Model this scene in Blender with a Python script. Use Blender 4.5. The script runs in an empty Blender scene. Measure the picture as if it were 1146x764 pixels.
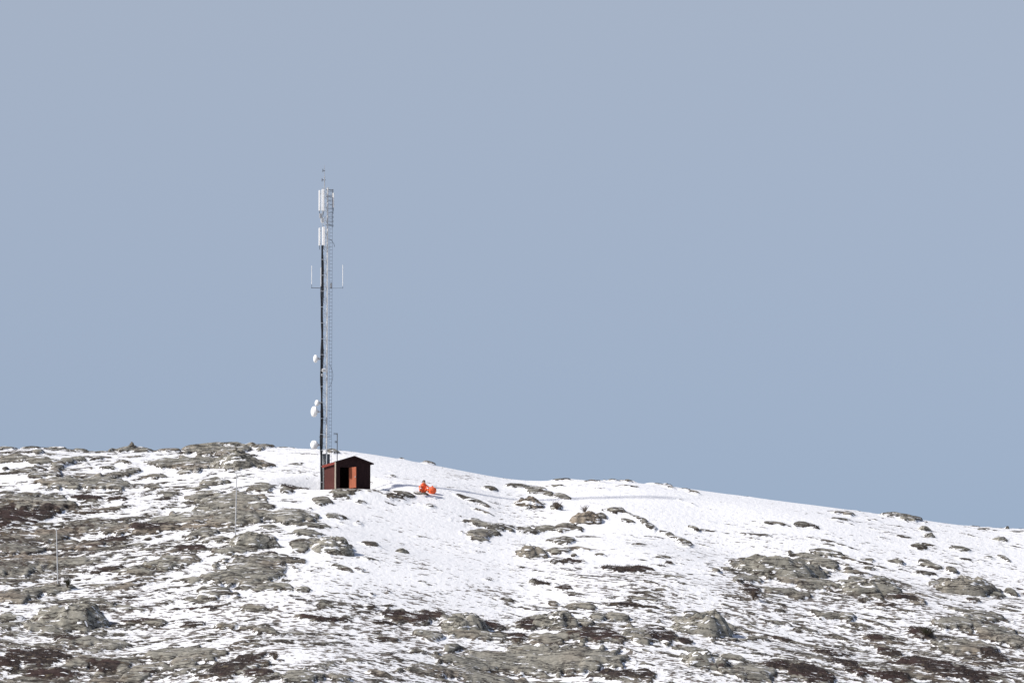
import bpy, bmesh, math, random
import numpy as np
from mathutils import Vector, Matrix
R = math.radians
S = bpy.context.scene
C = S.collection
random.seed(7)

# ------------------------------------------------------------------ camera, sky, sun, exposure
FPX = 7200.0                       # focal length in photo pixels (1146 wide)
PITCH = R(7.32)
cam_d = bpy.data.cameras.new('camera')
cam_d.sensor_width = 36.0
cam_d.lens = 36.0 * FPX / 1146.0
cam_d.clip_start = 1.0
cam_d.clip_end = 12000.0
cam = bpy.data.objects.new('camera', cam_d)
C.objects.link(cam)
cam.location = (0, 0, 0)
cam.rotation_euler = (R(90) + PITCH, 0, 0)
S.camera = cam

SUN_EL, SUN_TOWARD = 39.0, 18.0    # elevation; degrees from due left (-X) towards the camera (-Y)
sdir = Vector((-math.cos(R(SUN_TOWARD)) * math.cos(R(SUN_EL)),
               -math.sin(R(SUN_TOWARD)) * math.cos(R(SUN_EL)), math.sin(R(SUN_EL))))
w = bpy.data.worlds.new('World'); S.world = w; w.use_nodes = True
nt = w.node_tree; nt.nodes.clear()
sky = nt.nodes.new('ShaderNodeTexSky'); sky.sky_type = 'NISHITA'; sky.sun_disc = False
sky.sun_elevation = R(SUN_EL)
sky.sun_rotation = math.atan2(sdir.x, sdir.y)
sky.altitude = 300; sky.air_density = 1.0; sky.dust_density = 0.6; sky.ozone_density = 1.0
tint = nt.nodes.new('ShaderNodeMix'); tint.data_type = 'RGBA'; tint.blend_type = 'MULTIPLY'
tint.inputs[0].default_value = 1.0
# the air low over the horizon is a little bluer and darker than the thin veil of cloud above it
geo_ = nt.nodes.new('ShaderNodeTexCoord'); sep_ = nt.nodes.new('ShaderNodeSeparateXYZ')
nt.links.new(geo_.outputs['Generated'], sep_.inputs[0])
mr_ = nt.nodes.new('ShaderNodeMapRange'); nt.links.new(sep_.outputs[2], mr_.inputs[0])
mr_.inputs[1].default_value = 0.06; mr_.inputs[2].default_value = 0.19
veil = nt.nodes.new('ShaderNodeMix'); veil.data_type = 'RGBA'
nt.links.new(mr_.outputs[0], veil.inputs[0])
veil.inputs[6].default_value = (0.515, 0.60, 0.86, 1)
veil.inputs[7].default_value = (1.46, 1.15, 1.03, 1)
nt.links.new(veil.outputs[2], tint.inputs[7])
bg = nt.nodes.new('ShaderNodeBackground'); bg.inputs[1].default_value = 0.085
wo = nt.nodes.new('ShaderNodeOutputWorld')
nt.links.new(sky.outputs[0], tint.inputs[6])
nt.links.new(tint.outputs[2], bg.inputs[0])
nt.links.new(bg.outputs[0], wo.inputs[0])

sl = bpy.data.lights.new('sun', 'SUN'); sl.energy = 4.1; sl.angle = R(2.0); sl.color = (1.0, 0.95, 0.88)
so = bpy.data.objects.new('sun', sl); C.objects.link(so)
so.rotation_euler = sdir.to_track_quat('Z', 'Y').to_euler()
so.location = (0, 560, 120)

S.view_settings.view_transform = 'Standard'
S.view_settings.look = 'None'
S.view_settings.exposure = 0.35
S.view_settings.gamma = 1.0

# ------------------------------------------------------------------ projection
cp, sp = math.cos(PITCH), math.sin(PITCH)
def ray(u, v):
    a = (u - 573.0) / FPX; b = (382.0 - v) / FPX
    return (a, cp - b * sp, sp + b * cp)       # depth 1

def plane_pt(u, v, y):
    """point at depth y in the direction of a place in the photograph (for reading off sizes)"""
    r = ray(u, v); return Vector((r[0] * y / r[1], y, r[2] * y / r[1]))
# ------------------------------------------------------------------ noise
_rng = np.random.RandomState(11)
_P = _rng.permutation(4096)
_G = _rng.rand(4096) * 2 * np.pi
_GX, _GY = np.cos(_G), np.sin(_G)
def perlin(x, y, seed=0):
    x = np.asarray(x, float) + seed * 17.31; y = np.asarray(y, float) + seed * 9.77
    xi = np.floor(x).astype(np.int64); yi = np.floor(y).astype(np.int64)
    xf = x - xi; yf = y - yi
    def g(ix, iy, dx, dy):
        h = _P[(_P[ix & 4095] + iy) & 4095]
        return _GX[h] * dx + _GY[h] * dy
    sx = xf * xf * xf * (xf * (xf * 6 - 15) + 10); sy = yf * yf * yf * (yf * (yf * 6 - 15) + 10)
    n0 = g(xi, yi, xf, yf) * (1 - sx) + g(xi + 1, yi, xf - 1, yf) * sx
    n1 = g(xi, yi + 1, xf, yf - 1) * (1 - sx) + g(xi + 1, yi + 1, xf - 1, yf - 1) * sx
    return (n0 * (1 - sy) + n1 * sy) * 1.5
def fbm(x, y, seed=0, oct=4, gain=0.5):
    t = 0; a = 1.0; f = 1.0
    for i in range(oct):
        t = t + a * perlin(x * f, y * f, seed + i * 3); a *= gain; f *= 2.03
    return t
def sstep(a, b, x):
    t = np.clip((x - a) / (b - a), 0, 1); return t * t * (3 - 2 * t)

# ------------------------------------------------------------------ base shape of the hill
SKY_U = [-400, -150, 0, 60, 110, 150, 205, 260, 300, 330, 360, 400, 440, 480, 520, 560, 590, 640, 690, 740, 800, 850, 900, 950, 1000, 1060, 1110, 1146, 1300, 1600]
SKY_V = [530, 508, 503, 502, 507, 505, 506, 502, 500.5, 501.5, 502, 505, 512, 519, 527, 534.5, 538.5, 536.5, 538, 542, 550.5, 557, 563.5, 570, 577, 585.5, 591, 591, 606, 640]
YC = 622.0
_sv = []
for u_, v_ in zip(SKY_U, SKY_V):
    r_ = ray(u_, v_); k = YC / r_[1]; _sv.append((r_[0] * k, r_[2] * k))
_cx = np.array([a for a, b in _sv]); _cz = np.array([b for a, b in _sv])
def crest_z(x):
    # light smoothing of the crest profile
    t = 0
    for o, wgt in ((-2.5, .15), (-1.2, .2), (0, .3), (1.2, .2), (2.5, .15)):
        t = t + wgt * np.interp(x + o, _cx, _cz)
    far = np.where(x > _cx[-1], -(x - _cx[-1]) * 0.18, 0) + np.where(x < _cx[0], (x - _cx[0]) * 0.12, 0)
    return t + far
A0, B0, T0 = 0.113, 0.335, 12.0
def base_z(x, y):
    x = np.asarray(x, float); y = np.asarray(y, float)
    t = YC - y
    tp = np.maximum(t, 0); tn = np.minimum(t, 0)
    F = A0 * tp + (B0 - A0) * (tp - T0 * (1 - np.exp(-tp / T0)))
    F = F + A0 * tn - 0.36 * (tn - 15 * (np.exp(tn / 15) - 1))
    und = (perlin(x / 31, y / 24, 5) * 0.9 + perlin(x / 13, y / 11, 6) * 0.32) * sstep(2, 22, t)
    z = crest_z(x) - F + und
    fl = -1.7 + fbm(x / 220, y / 220, 9, 3) * 0.6
    m = 6.0                                              # smooth maximum with the valley floor
    return np.where(z - fl > 40, z, fl + m * np.logaddexp(0, np.clip((z - fl) / m, -50, 50)))  - np.where(z - fl > 40, 0, m * np.exp(-np.abs(z - fl) / m) * 0.0)
def at_base(u, v):
    """point of the bare hill under a direction (first hit going away)"""
    r = ray(u, v); ys = np.linspace(500, 640, 1400)
    d = base_z(r[0] * ys / r[1], ys) - r[2] * ys / r[1]
    i = np.argmax(d > 0) if (d > 0).any() else int(np.argmax(d))
    y = ys[i]; return r[0] * y / r[1], y

# ------------------------------------------------------------------ outcrops (pixel centre, radii, height m, tilt deg, kind)
RO = '''
8 501 14 3 .2;35 499 15 1.2 .2;62 500 16 2 .25;90 504 10 1.2 .15;147 501 20 4 .6;160 504 12 4 .2;190 505 16 1.5 .2
44 506 6 1.5 .2;15 513 20 4 .25;42 516 22 4 .25;70 519 15 5 .3 -25;88 514 9 2 .2;108 513.5 9 1.5 .2;140 518 13 1 .15;97 520 8 1 .1
60 530 9 6 .3 -20;45 532 14 4 .2;5 525 6 2 .15;80 541 32 6 .5;108 541 22 7 .5;128 543 14 5 .4;132 532 18 3.5 .3 -10;150 527 10 3 .3;172 534 15 2 .2;185 519 20 5 .3
20 560 32 8 .4;55 563 32 7 .5;95 590 27 6 .4;60 600 20 7 .4;130 592 25 6 .3;165 590 25 6 .3;188 585 20 8 .35;20 615 30 6 .3;70 612 20 6 .3;100 612 20 4 .25
20 633 30 10 .5 -12;48 628 25 7 .3;70 630 30 5 .3;150 640 28 3 .2;188 630 24 7 .4 -8;60 660 20 5 .25;15 668 22 7 .4;38 665 10 5 .3
105 676 22 5 .3;50 701 25 6 .3;8 690 12 5 .3;20 692 8 3 .2;150 682 20 2 .15;170 697 25 4 .2;90 718 25 5 .25;125 722 20 5 .25
95 740 22 6 .35;125 746 22 7 .4;188 733 28 6 .4;170 749 30 5 .3;150 759 16 5 .3
245 495.5 48 5 .95;250 504 40 3 .3;290 499 18 2 .3;215 519 28 8 .4;208 529 10 3 .2;290 518 20 3 .3 12;240 539 22 3 .25;228 546 6 1.5 .2
292 546 16 5 .3;258 560 38 9 .45;225 555 25 4 .25 -8;320 550 8 3 .3;360 560 15 4 .25;385 556 14 3 .2
210 581 30 9 .45;260 578 40 9 .5;325 577 32 8 .45;375 578 17 3 .2;290 567 30 3 .2;350 588 30 3 .2;385 585 10 2 .15;240 604 20 3 .2;225 598 20 5 .3;255 617 20 4 .3
338 610 16 8 .35;345 597 18 4 .25;210 625 15 6 .3;300 626 42 6 .3;280 641 42 15 .6 -8;310 635 15 6 .3;245 646 22 6 .3;240 663 24 7 .35;300 657 36 5 .3;338 660 10 3 .2
215 650 20 3 .2;285 681 20 3 .2;255 701 17 3 .25;295 706 22 4 .2 8;335 690 12 1.5 .15;225 733 25 8 .3;205 742 15 8 .3;335 757 27 7 .4;378 758 16 4 .3;385 636 18 3 .2 10;330 627 20 4 .2
450 513 8 1 .15;480 517.5 10 2 .3;440 527 6 1 .1;440 533 6 1.2 .1;420 543 10 1.5 .15;435 546 6 2 .2;425 555 32 3.5 .25;450 554 16 4 .25;474 553 15 2 .15;405 562 10 1.5 .15;438 564 12 1.5 .15;482 566 12 2 .2
372 505 8 1.8 .25;395 553 22 3 .2
510 549 10 1 .1;550 547 10 2.5 .2;580 544 18 2 .2;530 560 30 3 .2 6;540 572 16 2 .15 6;555 589 37 4 .35 -3;540 597 24 5 .3 -8;590 594 22 3 .2;538 604 15 2.5 .2;525 609 10 2 .1
415 609 15 3 .2;403 586 6 2 .2;410 624 15 2 .2;450 627 10 1.5 .1 10;597 651 6 3 .2;480 711 20 4 .3;530 711 36 4 .35;508 725 11 4 .3 -15
480 750 32 6 .35 -5;520 742 32 6 .35;560 741 42 10 .45;592 730 32 7 .4;425 754 16 3 .2;540 759 55 6 .3
690 535 14 2.5 .35;703 537 9 3 .4;735 540 12 3 .3;748 543 9 3 .3 20;635 536 20 1 .15;665 538.5 20 1.2 .15;620 544 30 1.2 .15;600 547 20 2 .2;670 546 15 2 .15;700 544 22 1 .15;772 549 14 1.6 .2 5
605 551 22 3 .2 5;630 556 14 3 .2 12;623 567 10 4 .25;672 578 8 4 .3;690 571 15 2.5 .35;705 576 15 1.5 .25 12;703 583 11 2 .2;726 588 11 4 .4 20;716 580 12 2 .25 15
755 601 22 2.5 .3 15;767 609 10 2.5 .3;777 592 8 2.5 .25 15;762 558 4 1.5 .15;773 563 9 1.5 .15 12;610 592 16 3 .25;635 591 17 5 .3;590 595 16 3 .25;630 605 20 4 .3
625 617 16 4 .3;645 615 22 2 .2;642 622 6 1.5 .2;670 621 10 1.6 .2;620 676 10 3 .2;650 679 20 3 .25;600 695 16 6 .35 -12;692 691 16 3.5 .35;668 690 10 5 .35;655 698 9 3 .3
716 710 19 8 .6;640 712 22 5 .3;610 715 22 6 .35;640 738 52 14 .8;600 745 32 12 .4;680 738 22 6 .4
794 583 8 1.6 .15;865 586 22 2 .2;856 590 5 1 .1;900 587 15 3 .25;945 574 16 2 .2;945 582 14 1.5 .15
915 628 32 6 .4 8;925 618 18 4 .4;830 634 16 4 .3;802 639 7 2 .2;835 648 20 4 .25 -10;900 650 42 4 .3;955 641 20 2 .2;880 664 32 4 .25;905 657 16 3 .2
872 683 12 1 .1;870 698 18 2 .15;925 689 22 4 .25;948 690 12 4 .25;775 729 22 3 .25;822 737 17 4 .25;838 752 32 8 .5
1010 578 24 3 .45;975 581 14 1.5 .15;1029 612 13 1.5 .2;1073 614 17 2.2 .2;1060 589 12 1 .1;1095 592 12 1 .1;1083 626 11 1.2 .15;1098 628 11 1.2 .15;1107 624 8 1.5 .15;1123 624 9 2.5 .2 15
1005 629 9 3 .25;972 626 9 2 .15;975 637 12 2 .15;1035 642 14 2 .2;960 648 12 3 .2;1040 632 18 3 .25 8;1065 638 9 3 .3 10;1115 666 13 3 .25;1090 672 13 3 .2;1132 663 9 3 .25 15
1010 668 28 4 .2;980 680 20 2 .15;1072 697 32 6 .35 -8;1102 690 27 5 .3;1112 707 27 7 .5;1132 716 20 8 .4;1088 725 36 7 .5
'''
HE = '''
10 578 22 12 .2;42 576 28 8 .15 -12;95 557 22 3 .15;130 558 14 3 .15;115 638 32 4 .1 -6;165 592 22 4 .1;120 605 25 4 .1;40 735 44 9 .2;10 742 13 9 .2;60 755 38 5 .15;115 748 20 6 .1;75 716 20 3 .15
332 544 20 4 .3;350 543 12 2 .2;215 613 20 4 .2;300 619 16 1.5 .25;215 698 18 4 .15;220 681 22 3 .15;335 671 12 2 .15;360 693 24 3 .2;387 694 11 2.5 .15;264 745 42 10 .35 -10;285 753 20 5 .2;305 733 7 3 .15;315 738 7 2 .15
560 565 24 1.5 .12 3;535 617 9 2 .15;402 637 7 2 .2;417 665 4.5 2 .15;435 662 5 1.5 .15;545 648 10 1.5 .15;488 635 7 1.5 .1 8;543 637 5 1.5 .1
455 691 34 7 .3;482 688 16 6 .2;430 697 20 2 .15;415 678 10 4 .1 15;552 702 16 4 .25;590 700 12 6 .3;578 713 17 5 .25
635 628 32 3.5 .3;638 636 16 3 .2;695 636 28 4 .3 3;716 636 16 3 .2;735 632 11 1.6 .15;749 630 7 2.2 .2;608 652 17 3 .25 4;632 658 14 2 .2;700 677 38 1.6 .2;670 710 32 7 .4;738 710 22 8 .4;767 717 13 3 .25;690 755 32 6 .3;722 755 17 8 .3
840 661 13 7 .2;870 745 20 5 .3;903 752 24 9 .4;917 759 22 7 .3;877 715 16 2 .2;930 731 22 3 .15;942 742 17 5 .15;912 590 8 2.5 .2
980 714 17 3 .2;995 731 17 4 .2;1042 745 38 8 .3 8;1082 755 27 6 .25;1000 757 22 6 .25;960 750 16 5 .25;990 677 14 4 .1;1010 670 20 3 .1;1120 602 9 2.5 .2;1030 708 17 8 .2;1112 735 17 6 .2
150 696 30 2.5 .15;845 668 14 3 .1;190 560 14 3 .1
'''
def parse(s):
    out = []
    for part in s.replace('\n', ';').split(';'):
        f = part.split()
        if len(f) >= 5:
            f = [float(q) for q in f]
            if len(f) == 5: f.append(0.0)
            out.append(f)
    return out
RO += ''';120 524 14 2 .15;170 545 14 2.5 .2;190 553 16 2.5 .2;300 590 14 2 .15;410 640 9 1.2 .1;470 600 10 1 .1;690 600 8 1 .1;820 600 10 1 .1;930 610 12 1.2 .1;860 612 7 1 .1;1010 600 14 1.2 .12;740 660 14 1.3 .1;560 670 20 1.5 .12;640 665 14 1.5 .12;430 715 20 2 .15;470 730 14 2 .15;400 740 16 2 .15;810 680 12 1.4 .1;850 715 16 2 .15;900 705 14 2 .15;960 700 16 2 .15'''
ROCKS, HEATH = parse(RO), parse(HE)
# boulders modelled as their own things (u, v, ru, rv, height m, tone, label)
BOULD = [
 (283, 604, 24, 8.5, 1.05, .15, 'smooth grey rounded boulder at the foot of the taller thin pole'),
 (262, 515, 26, 8, 1.0, .2, 'broad cracked grey boulder with a little stone pile on top'),
 (656, 579, 16, 7, .95, 1.0, 'warm brown blocky boulder alone in the snow right of the hut, below the skyline'),
 (596, 617, 16, 6.5, .75, .7, 'brownish boulder at the left end of a dark rock band in mid slope'),
 (520, 696, 26, 9.5, 1.0, .3, 'large grey dome-shaped boulder beside a dark heather strip, lower middle'),
 (788, 699, 32, 13, 1.5, .35, 'big dark-sided boulder peaked like a hump, blue shaded snow on its right'),
 (625, 692, 23, 8.5, .95, .4, 'craggy grey boulder just above the wide slab at the bottom centre'),
 (1080, 655, 31, 9.5, 1.0, .6, 'long brown-grey boulder near the right edge with clean snow below it'),
 (370, 609, 24, 9, .9, .2, 'grey rounded boulder on the slope directly below the hut'),
 (1035, 591, 6, 2.6, .35, .3, 'upper of two small stones below the right skyline outcrop'),
 (1040, 598, 5.5, 3, .4, .4, 'lower of two small stones below the right skyline outcrop'),
 (593, 562, 16, 5, .6, .9, 'low brown boulder near the skyline, right of the person in orange'),
 (870, 633, 46, 12, 1.6, .25, 'great pale grey sloping slab with slanting cracks, right of centre'),
 (975, 656, 30, 9, .8, .45, 'wide flat grey boulder between the great sloping slab and the long brown-grey one'),
 (75, 689, 36, 14, 1.3, .1, 'big grey green boulder below the short thin pole at the left'),
 (790, 738, 24, 9, .8, .3, 'grey boulder below the big dark-sided hump near the bottom'),
 (450, 616, 7, 2.6, .32, .2, 'small dark stone lying alone on the open snow below the person'),
 (1127, 590, 2.2, 2, .25, .2, 'tiny dark stone on the skyline at the far right'),
 (1120, 603, 8, 2.2, .28, .1, 'small dark flat stone in the snow just below the far right skyline'),
]
GU = [-300] + list(range(0, 1101, 100)) + [1146, 1500]
GV = [495, 540, 580, 620, 660, 700, 740, 775]
GD = [[.2,.2,.2,.2,0,-.6,-.6,-.4,-.6,-.8,-.6,-.4,-.4,-.4,-.4],
      [.2,.2,.2,.1,.1,-.35,-.4,-.3,-.8,-.8,-.7,-.5,-.5,-.5,-.5],
      [.8,.8,.5,.3,.2,-.5,-.5,-.3,-.6,-.7,-.5,-.3,-.4,-.4,-.4],
      [.6,.6,.6,.4,0,-.6,-.5,-.5,-.5,-.3,-.1,-.2,-.3,-.3,-.3],
      [.3,.3,.2,.1,-.3,-.35,-.4,-.4,-.15,-.1,0,0,-.1,-.1,-.1],
      [.1,.1,.2,.1,-.1,0,0,0,0,-.1,-.1,.2,.2,.2,.2],
      [.7,.7,.5,.3,.1,0,.3,.4,.1,.1,.2,.5,.5,.5,.5],
      [.6,.6,.5,.3,.1,0,.3,.4,.1,.1,.2,.5,.5,.5,.5]]
GD[2][6:9] = [-.3, -.2, -.45]; GD[3][6:11] = [-.35, -.3, -.25, -.15, .05]; GD[4][5:15] = [-.15, -.2, -.2, 0, .05, .1, .12, .05, 0, 0]; GD[5][3:11] = [.15, .12, .12, .15, .15, .15, .1, .1]
GU = np.array(GU, float); GV = np.array(GV, float); GD = np.array(GD, float)

FD = np.minimum(1, .12 + np.array([[.2,.2,.2,.1,0,.1,.1,.1,0,0,0,.1,.1,.1,.1],
      [.3,.3,.3,.2,.1,.2,.3,.2,0,0,.1,.1,.1,.1,.1],
      [.6,.6,.5,.4,.2,.2,.2,.2,.1,.05,.1,.2,.2,.2,.2],
      [.7,.7,.7,.5,.3,.4,.4,.3,.3,.5,.5,.4,.3,.3,.3],
      [.6,.6,.6,.6,.6,.5,.5,.5,.8,.8,.7,.7,.6,.6,.6],
      [.6,.6,.6,.7,.9,.9,.8,.5,.6,.5,.8,.8,.7,.7,.7],
      [.8,.8,.8,.8,.9,.9,.8,.7,.7,.7,.8,.9,.9,.9,.9],
      [.8,.8,.8,.8,.9,.9,.8,.7,.7,.7,.8,.9,.9,.9,.9]]))
def axis(fine0, fine1, step, lo, hi):
    mid = list(np.arange(fine0, fine1 + step * .5, step))
    a = []; x = fine0; s = step
    while x > lo: s = min(s * 1.18, 150); x -= s; a.append(x)
    b = []; x = mid[-1]; s = step
    while x < hi: s = min(s * 1.18, 150); x += s; b.append(x)
    return np.array(a[::-1] + mid + b)
AX = axis(-54, 54, 0.105, -4000, 4000)
AY = axis(510, 634, 0.2, -500, 6000)
X, Y = np.meshgrid(AX, AY)
Z0 = base_z(X, Y)

# where each outcrop stands on the hill: precompute local metres-per-pixel
def place_ell(u, v, ru, rv):
    x, y = at_base(u, v)
    x1, y1 = at_base(u, v + max(rv, 2)); x2, y2 = at_base(u, max(v - max(rv, 2), 0))
    if y2 > 628: y2 = 628
    if y > 626: y = 626
    sc = FPX / y
    return x, y, ru / sc, max((y2 - y1) * .5 * rv / max(rv, 2), .5)
B = np.zeros_like(X); HEA = np.zeros_like(X)
def add_ell(dst, e, mode):
    u, v, ru, rv, amp, tilt = e
    x, y, rx, ry = place_ell(u, v + amp * 3.5, ru, rv)
    k = ry / max(rx, 1e-3) * (ru / max(rv, .1))
    ext = 1.7
    ext_x = (rx * ext + 1.5); ext_y = (ry * ext + rx * .6 * abs(math.sin(R(tilt))) * k + 1.5)
    i0, i1 = np.searchsorted(AX, [x - ext_x, x + ext_x]); j0, j1 = np.searchsorted(AY, [y - ext_y, y + ext_y])
    xs = X[j0:j1, i0:i1]; ys = Y[j0:j1, i0:i1]
    sx, sy = ru / rx, rv / ry                      # pixels per metre, both ways
    px = (xs - x) * sx; py = -(ys - y) * sy
    c, s = math.cos(R(tilt)), math.sin(R(tilt))
    a = (px * c + py * s) / ru; b = (-px * s + py * c) / rv
    wn = perlin(xs * 1.1, ys * .45, int(u) % 91) * .32 + perlin(xs * 1.7, ys * 1.2, int(u) % 77) * .12
    r = np.sqrt(a * a + b * b) * (1 + wn) + wn * .3
    if mode == 'rock': val = amp * np.clip(1.12 - r * r, 0, 1) ** 1.0
    else: val = np.clip(1.25 - r * r, 0, 1)
    dst[j0:j1, i0:i1] = np.maximum(dst[j0:j1, i0:i1], val)
for e in ROCKS: add_ell(B, e, 'rock')
for e in HEATH: add_ell(HEA, e, 'h')
for b_ in BOULD: add_ell(B, [b_[0], b_[1] + b_[3] * .25, b_[2] * 1.22, b_[3] * .95, min(.3, b_[4] * .4), 0.0], 'rock')
HB = np.zeros_like(X)
for e in HEATH: add_ell(HB, e, 'rock')

# regional exposure, laid over the hill by place
dep = Y * cp + Z0 * sp
U = 573 + FPX * X / dep; V = 382 - FPX * (-Y * sp + Z0 * cp) / dep
on = (Y > 480) & (Y < 640)
Vc = np.clip(np.where(on, V, 690), 495, 774.9); Uc = np.clip(U, -300, 1499)
iu = np.clip(np.searchsorted(GU, Uc, side='right') - 1, 0, len(GU) - 2)
iv = np.clip(np.searchsorted(GV, Vc, side='right') - 1, 0, len(GV) - 2)
fu = (Uc - GU[iu]) / (GU[iu + 1] - GU[iu]); fv = (Vc - GV[iv]) / (GV[iv + 1] - GV[iv])
D = (GD[iv, iu] * (1 - fu) + GD[iv, iu + 1] * fu) * (1 - fv) + (GD[iv + 1, iu] * (1 - fu) + GD[iv + 1, iu + 1] * fu) * fv
FK = (FD[iv, iu] * (1 - fu) + FD[iv, iu + 1] * fu) * (1 - fv) + (FD[iv + 1, iu] * (1 - fu) + FD[iv + 1, iu + 1] * fu) * fv
del dep, iu, iv, fu, fv

wl = sstep(12, -25, X)                              # strike of the bedrock ribs turns across the hill
wl = 1 - sstep(-25, 12, X)
def ribs(ang, seed):
    c, s = math.cos(R(ang)), math.sin(R(ang))
    p = X * c + Y * s; q = -X * s + Y * c
    wq = q + perlin(p * .16, q * .25, seed + 40) * 1.4
    return (perlin(p / 7.5, wq / 2.5, seed) * .17, perlin(p / 3.4, wq / 1.05, seed + 1) * .16
            + perlin(p / 1.7, wq / .55, seed + 2) * .11, perlin(p / .8, wq / .42, seed + 3) * .06)
low = 1 - sstep(545, 585, Y)
ra, rb = ribs(30, 20), ribs(-18, 30)
NL, NM, NS = [a_ * wl + b_ * (1 - wl) for a_, b_ in zip(ra, rb)]
thick = 0.122 - D * .26 - .03 * low + perlin(X / 9, Y / 6, 64) * .05
cov = np.maximum(sstep(.0, .2, B), .85 * sstep(.0, .19, HB))
EX = cov * .33 + .08 * B + NL * (1 - .3 * cov) + (NM + NS) * (1.25 - .35 * cov) - thick          # how far bare ground stands out of the snow
step = np.abs(perlin(X / 4.2, Y / 1.9, 61)) * -.16 * np.clip(cov, 0, 1)
relief = .54 * B + .30 * HB + .10 * sstep(-.05, .12, EX) + np.where(EX > 0, .55 * np.clip(EX - NS * 1.0 - NM * .3, 0, .32), .10 * np.maximum(EX, -.4)) + step
# flat pad beneath the hut
hut_u, hut_v = 387.0, 548.0
hx, hy = at_base(hut_u, hut_v); hy += 1.2
zs = Z0 + relief
hz = plane_pt(376, 547.5, hy - 1.7)[2] - .02
body = EX
k_ = 1 - sstep(2.3, 6.0, np.hypot((X - hx) * .8, (Y - hy - .2)))
zs = zs * (1 - k_) + (hz + np.clip(body, -.1, .12) * .5) * k_
far = sstep(60, 110, np.abs(X)) ; 
Zf = zs

def grid_mesh(name, xs, ys, z):
    ny, nx = z.shape
    me = bpy.data.meshes.new(name)
    co = np.empty((nx * ny, 3), np.float32)
    co[:, 0] = xs.ravel(); co[:, 1] = ys.ravel(); co[:, 2] = z.ravel()
    me.vertices.add(nx * ny); me.vertices.foreach_set('co', co.ravel())
    idx = np.arange(nx * ny, dtype=np.int32).reshape(ny, nx)
    q = np.stack([idx[:-1, :-1], idx[:-1, 1:], idx[1:, 1:], idx[1:, :-1]], -1).reshape(-1, 4)
    nf = len(q)
    me.loops.add(nf * 4); me.loops.foreach_set('vertex_index', q.ravel())
    me.polygons.add(nf); me.polygons.foreach_set('loop_start', np.arange(0, nf * 4, 4, dtype=np.int32))
    me.polygons.foreach_set('loop_total', np.full(nf, 4, np.int32))
    me.polygons.foreach_set('use_smooth', np.ones(nf, bool))
    me.update(calc_edges=True)
    return me
def set_attr(me, name, arr):
    a = me.attributes.new(name, 'FLOAT', 'POINT'); a.data.foreach_set('value', np.asarray(arr, np.float32).ravel())

# ------------------------------------------------------------------ material helpers
def nmat(name):
    m = bpy.data.materials.new(name); m.use_nodes = True
    t = m.node_tree; t.nodes.clear()
    o = t.nodes.new('ShaderNodeOutputMaterial'); p = t.nodes.new('ShaderNodeBsdfPrincipled')
    t.links.new(p.outputs[0], o.inputs[0])
    return m, t, p
def nn(t, kind, **kw):
    n = t.nodes.new(kind)
    for k, v in kw.items(): setattr(n, k, v)
    return n
def mth(t, op, a, b=None, c=None, clamp=False):
    n = t.nodes.new('ShaderNodeMath'); n.operation = op; n.use_clamp = clamp
    for i, v in enumerate((a, b, c)):
        if v is None: continue
        if isinstance(v, (int, float)): n.inputs[i].default_value = v
        else: t.links.new(v, n.inputs[i])
    return n.outputs[0]
def mixc(t, f, a, b):
    n = t.nodes.new('ShaderNodeMix'); n.data_type = 'RGBA'
    for i, v in ((0, f), (6, a), (7, b)):
        if isinstance(v, (int, float)): n.inputs[i].default_value = v
        elif isinstance(v, tuple): n.inputs[i].default_value = (*v, 1)
        else: t.links.new(v, n.inputs[i])
    return n.outputs[2]
def rng(t, v, a, b, c=0.0, d=1.0, smooth=True):
    n = t.nodes.new('ShaderNodeMapRange'); n.interpolation_type = 'SMOOTHSTEP' if smooth else 'LINEAR'
    t.links.new(v, n.inputs[0]); n.inputs[1].default_value = a; n.inputs[2].default_value = b
    n.inputs[3].default_value = c; n.inputs[4].default_value = d
    return n.outputs[0]
def noise(t, vec, scale, detail=4, rough=.55, dist=0.0):
    n = t.nodes.new('ShaderNodeTexNoise'); n.inputs['Scale'].default_value = scale
    n.inputs['Detail'].default_value = detail; n.inputs['Roughness'].default_value = rough
    n.inputs['Distortion'].default_value = dist
    t.links.new(vec, n.inputs['Vector']); return n.outputs[0]
def mapv(t, vec, scale, rot=(0, 0, 0)):
    n = t.nodes.new('ShaderNodeMapping'); n.inputs['Scale'].default_value = scale
    n.inputs['Rotation'].default_value = rot
    t.links.new(vec, n.inputs[0]); return n.outputs[0]

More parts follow.
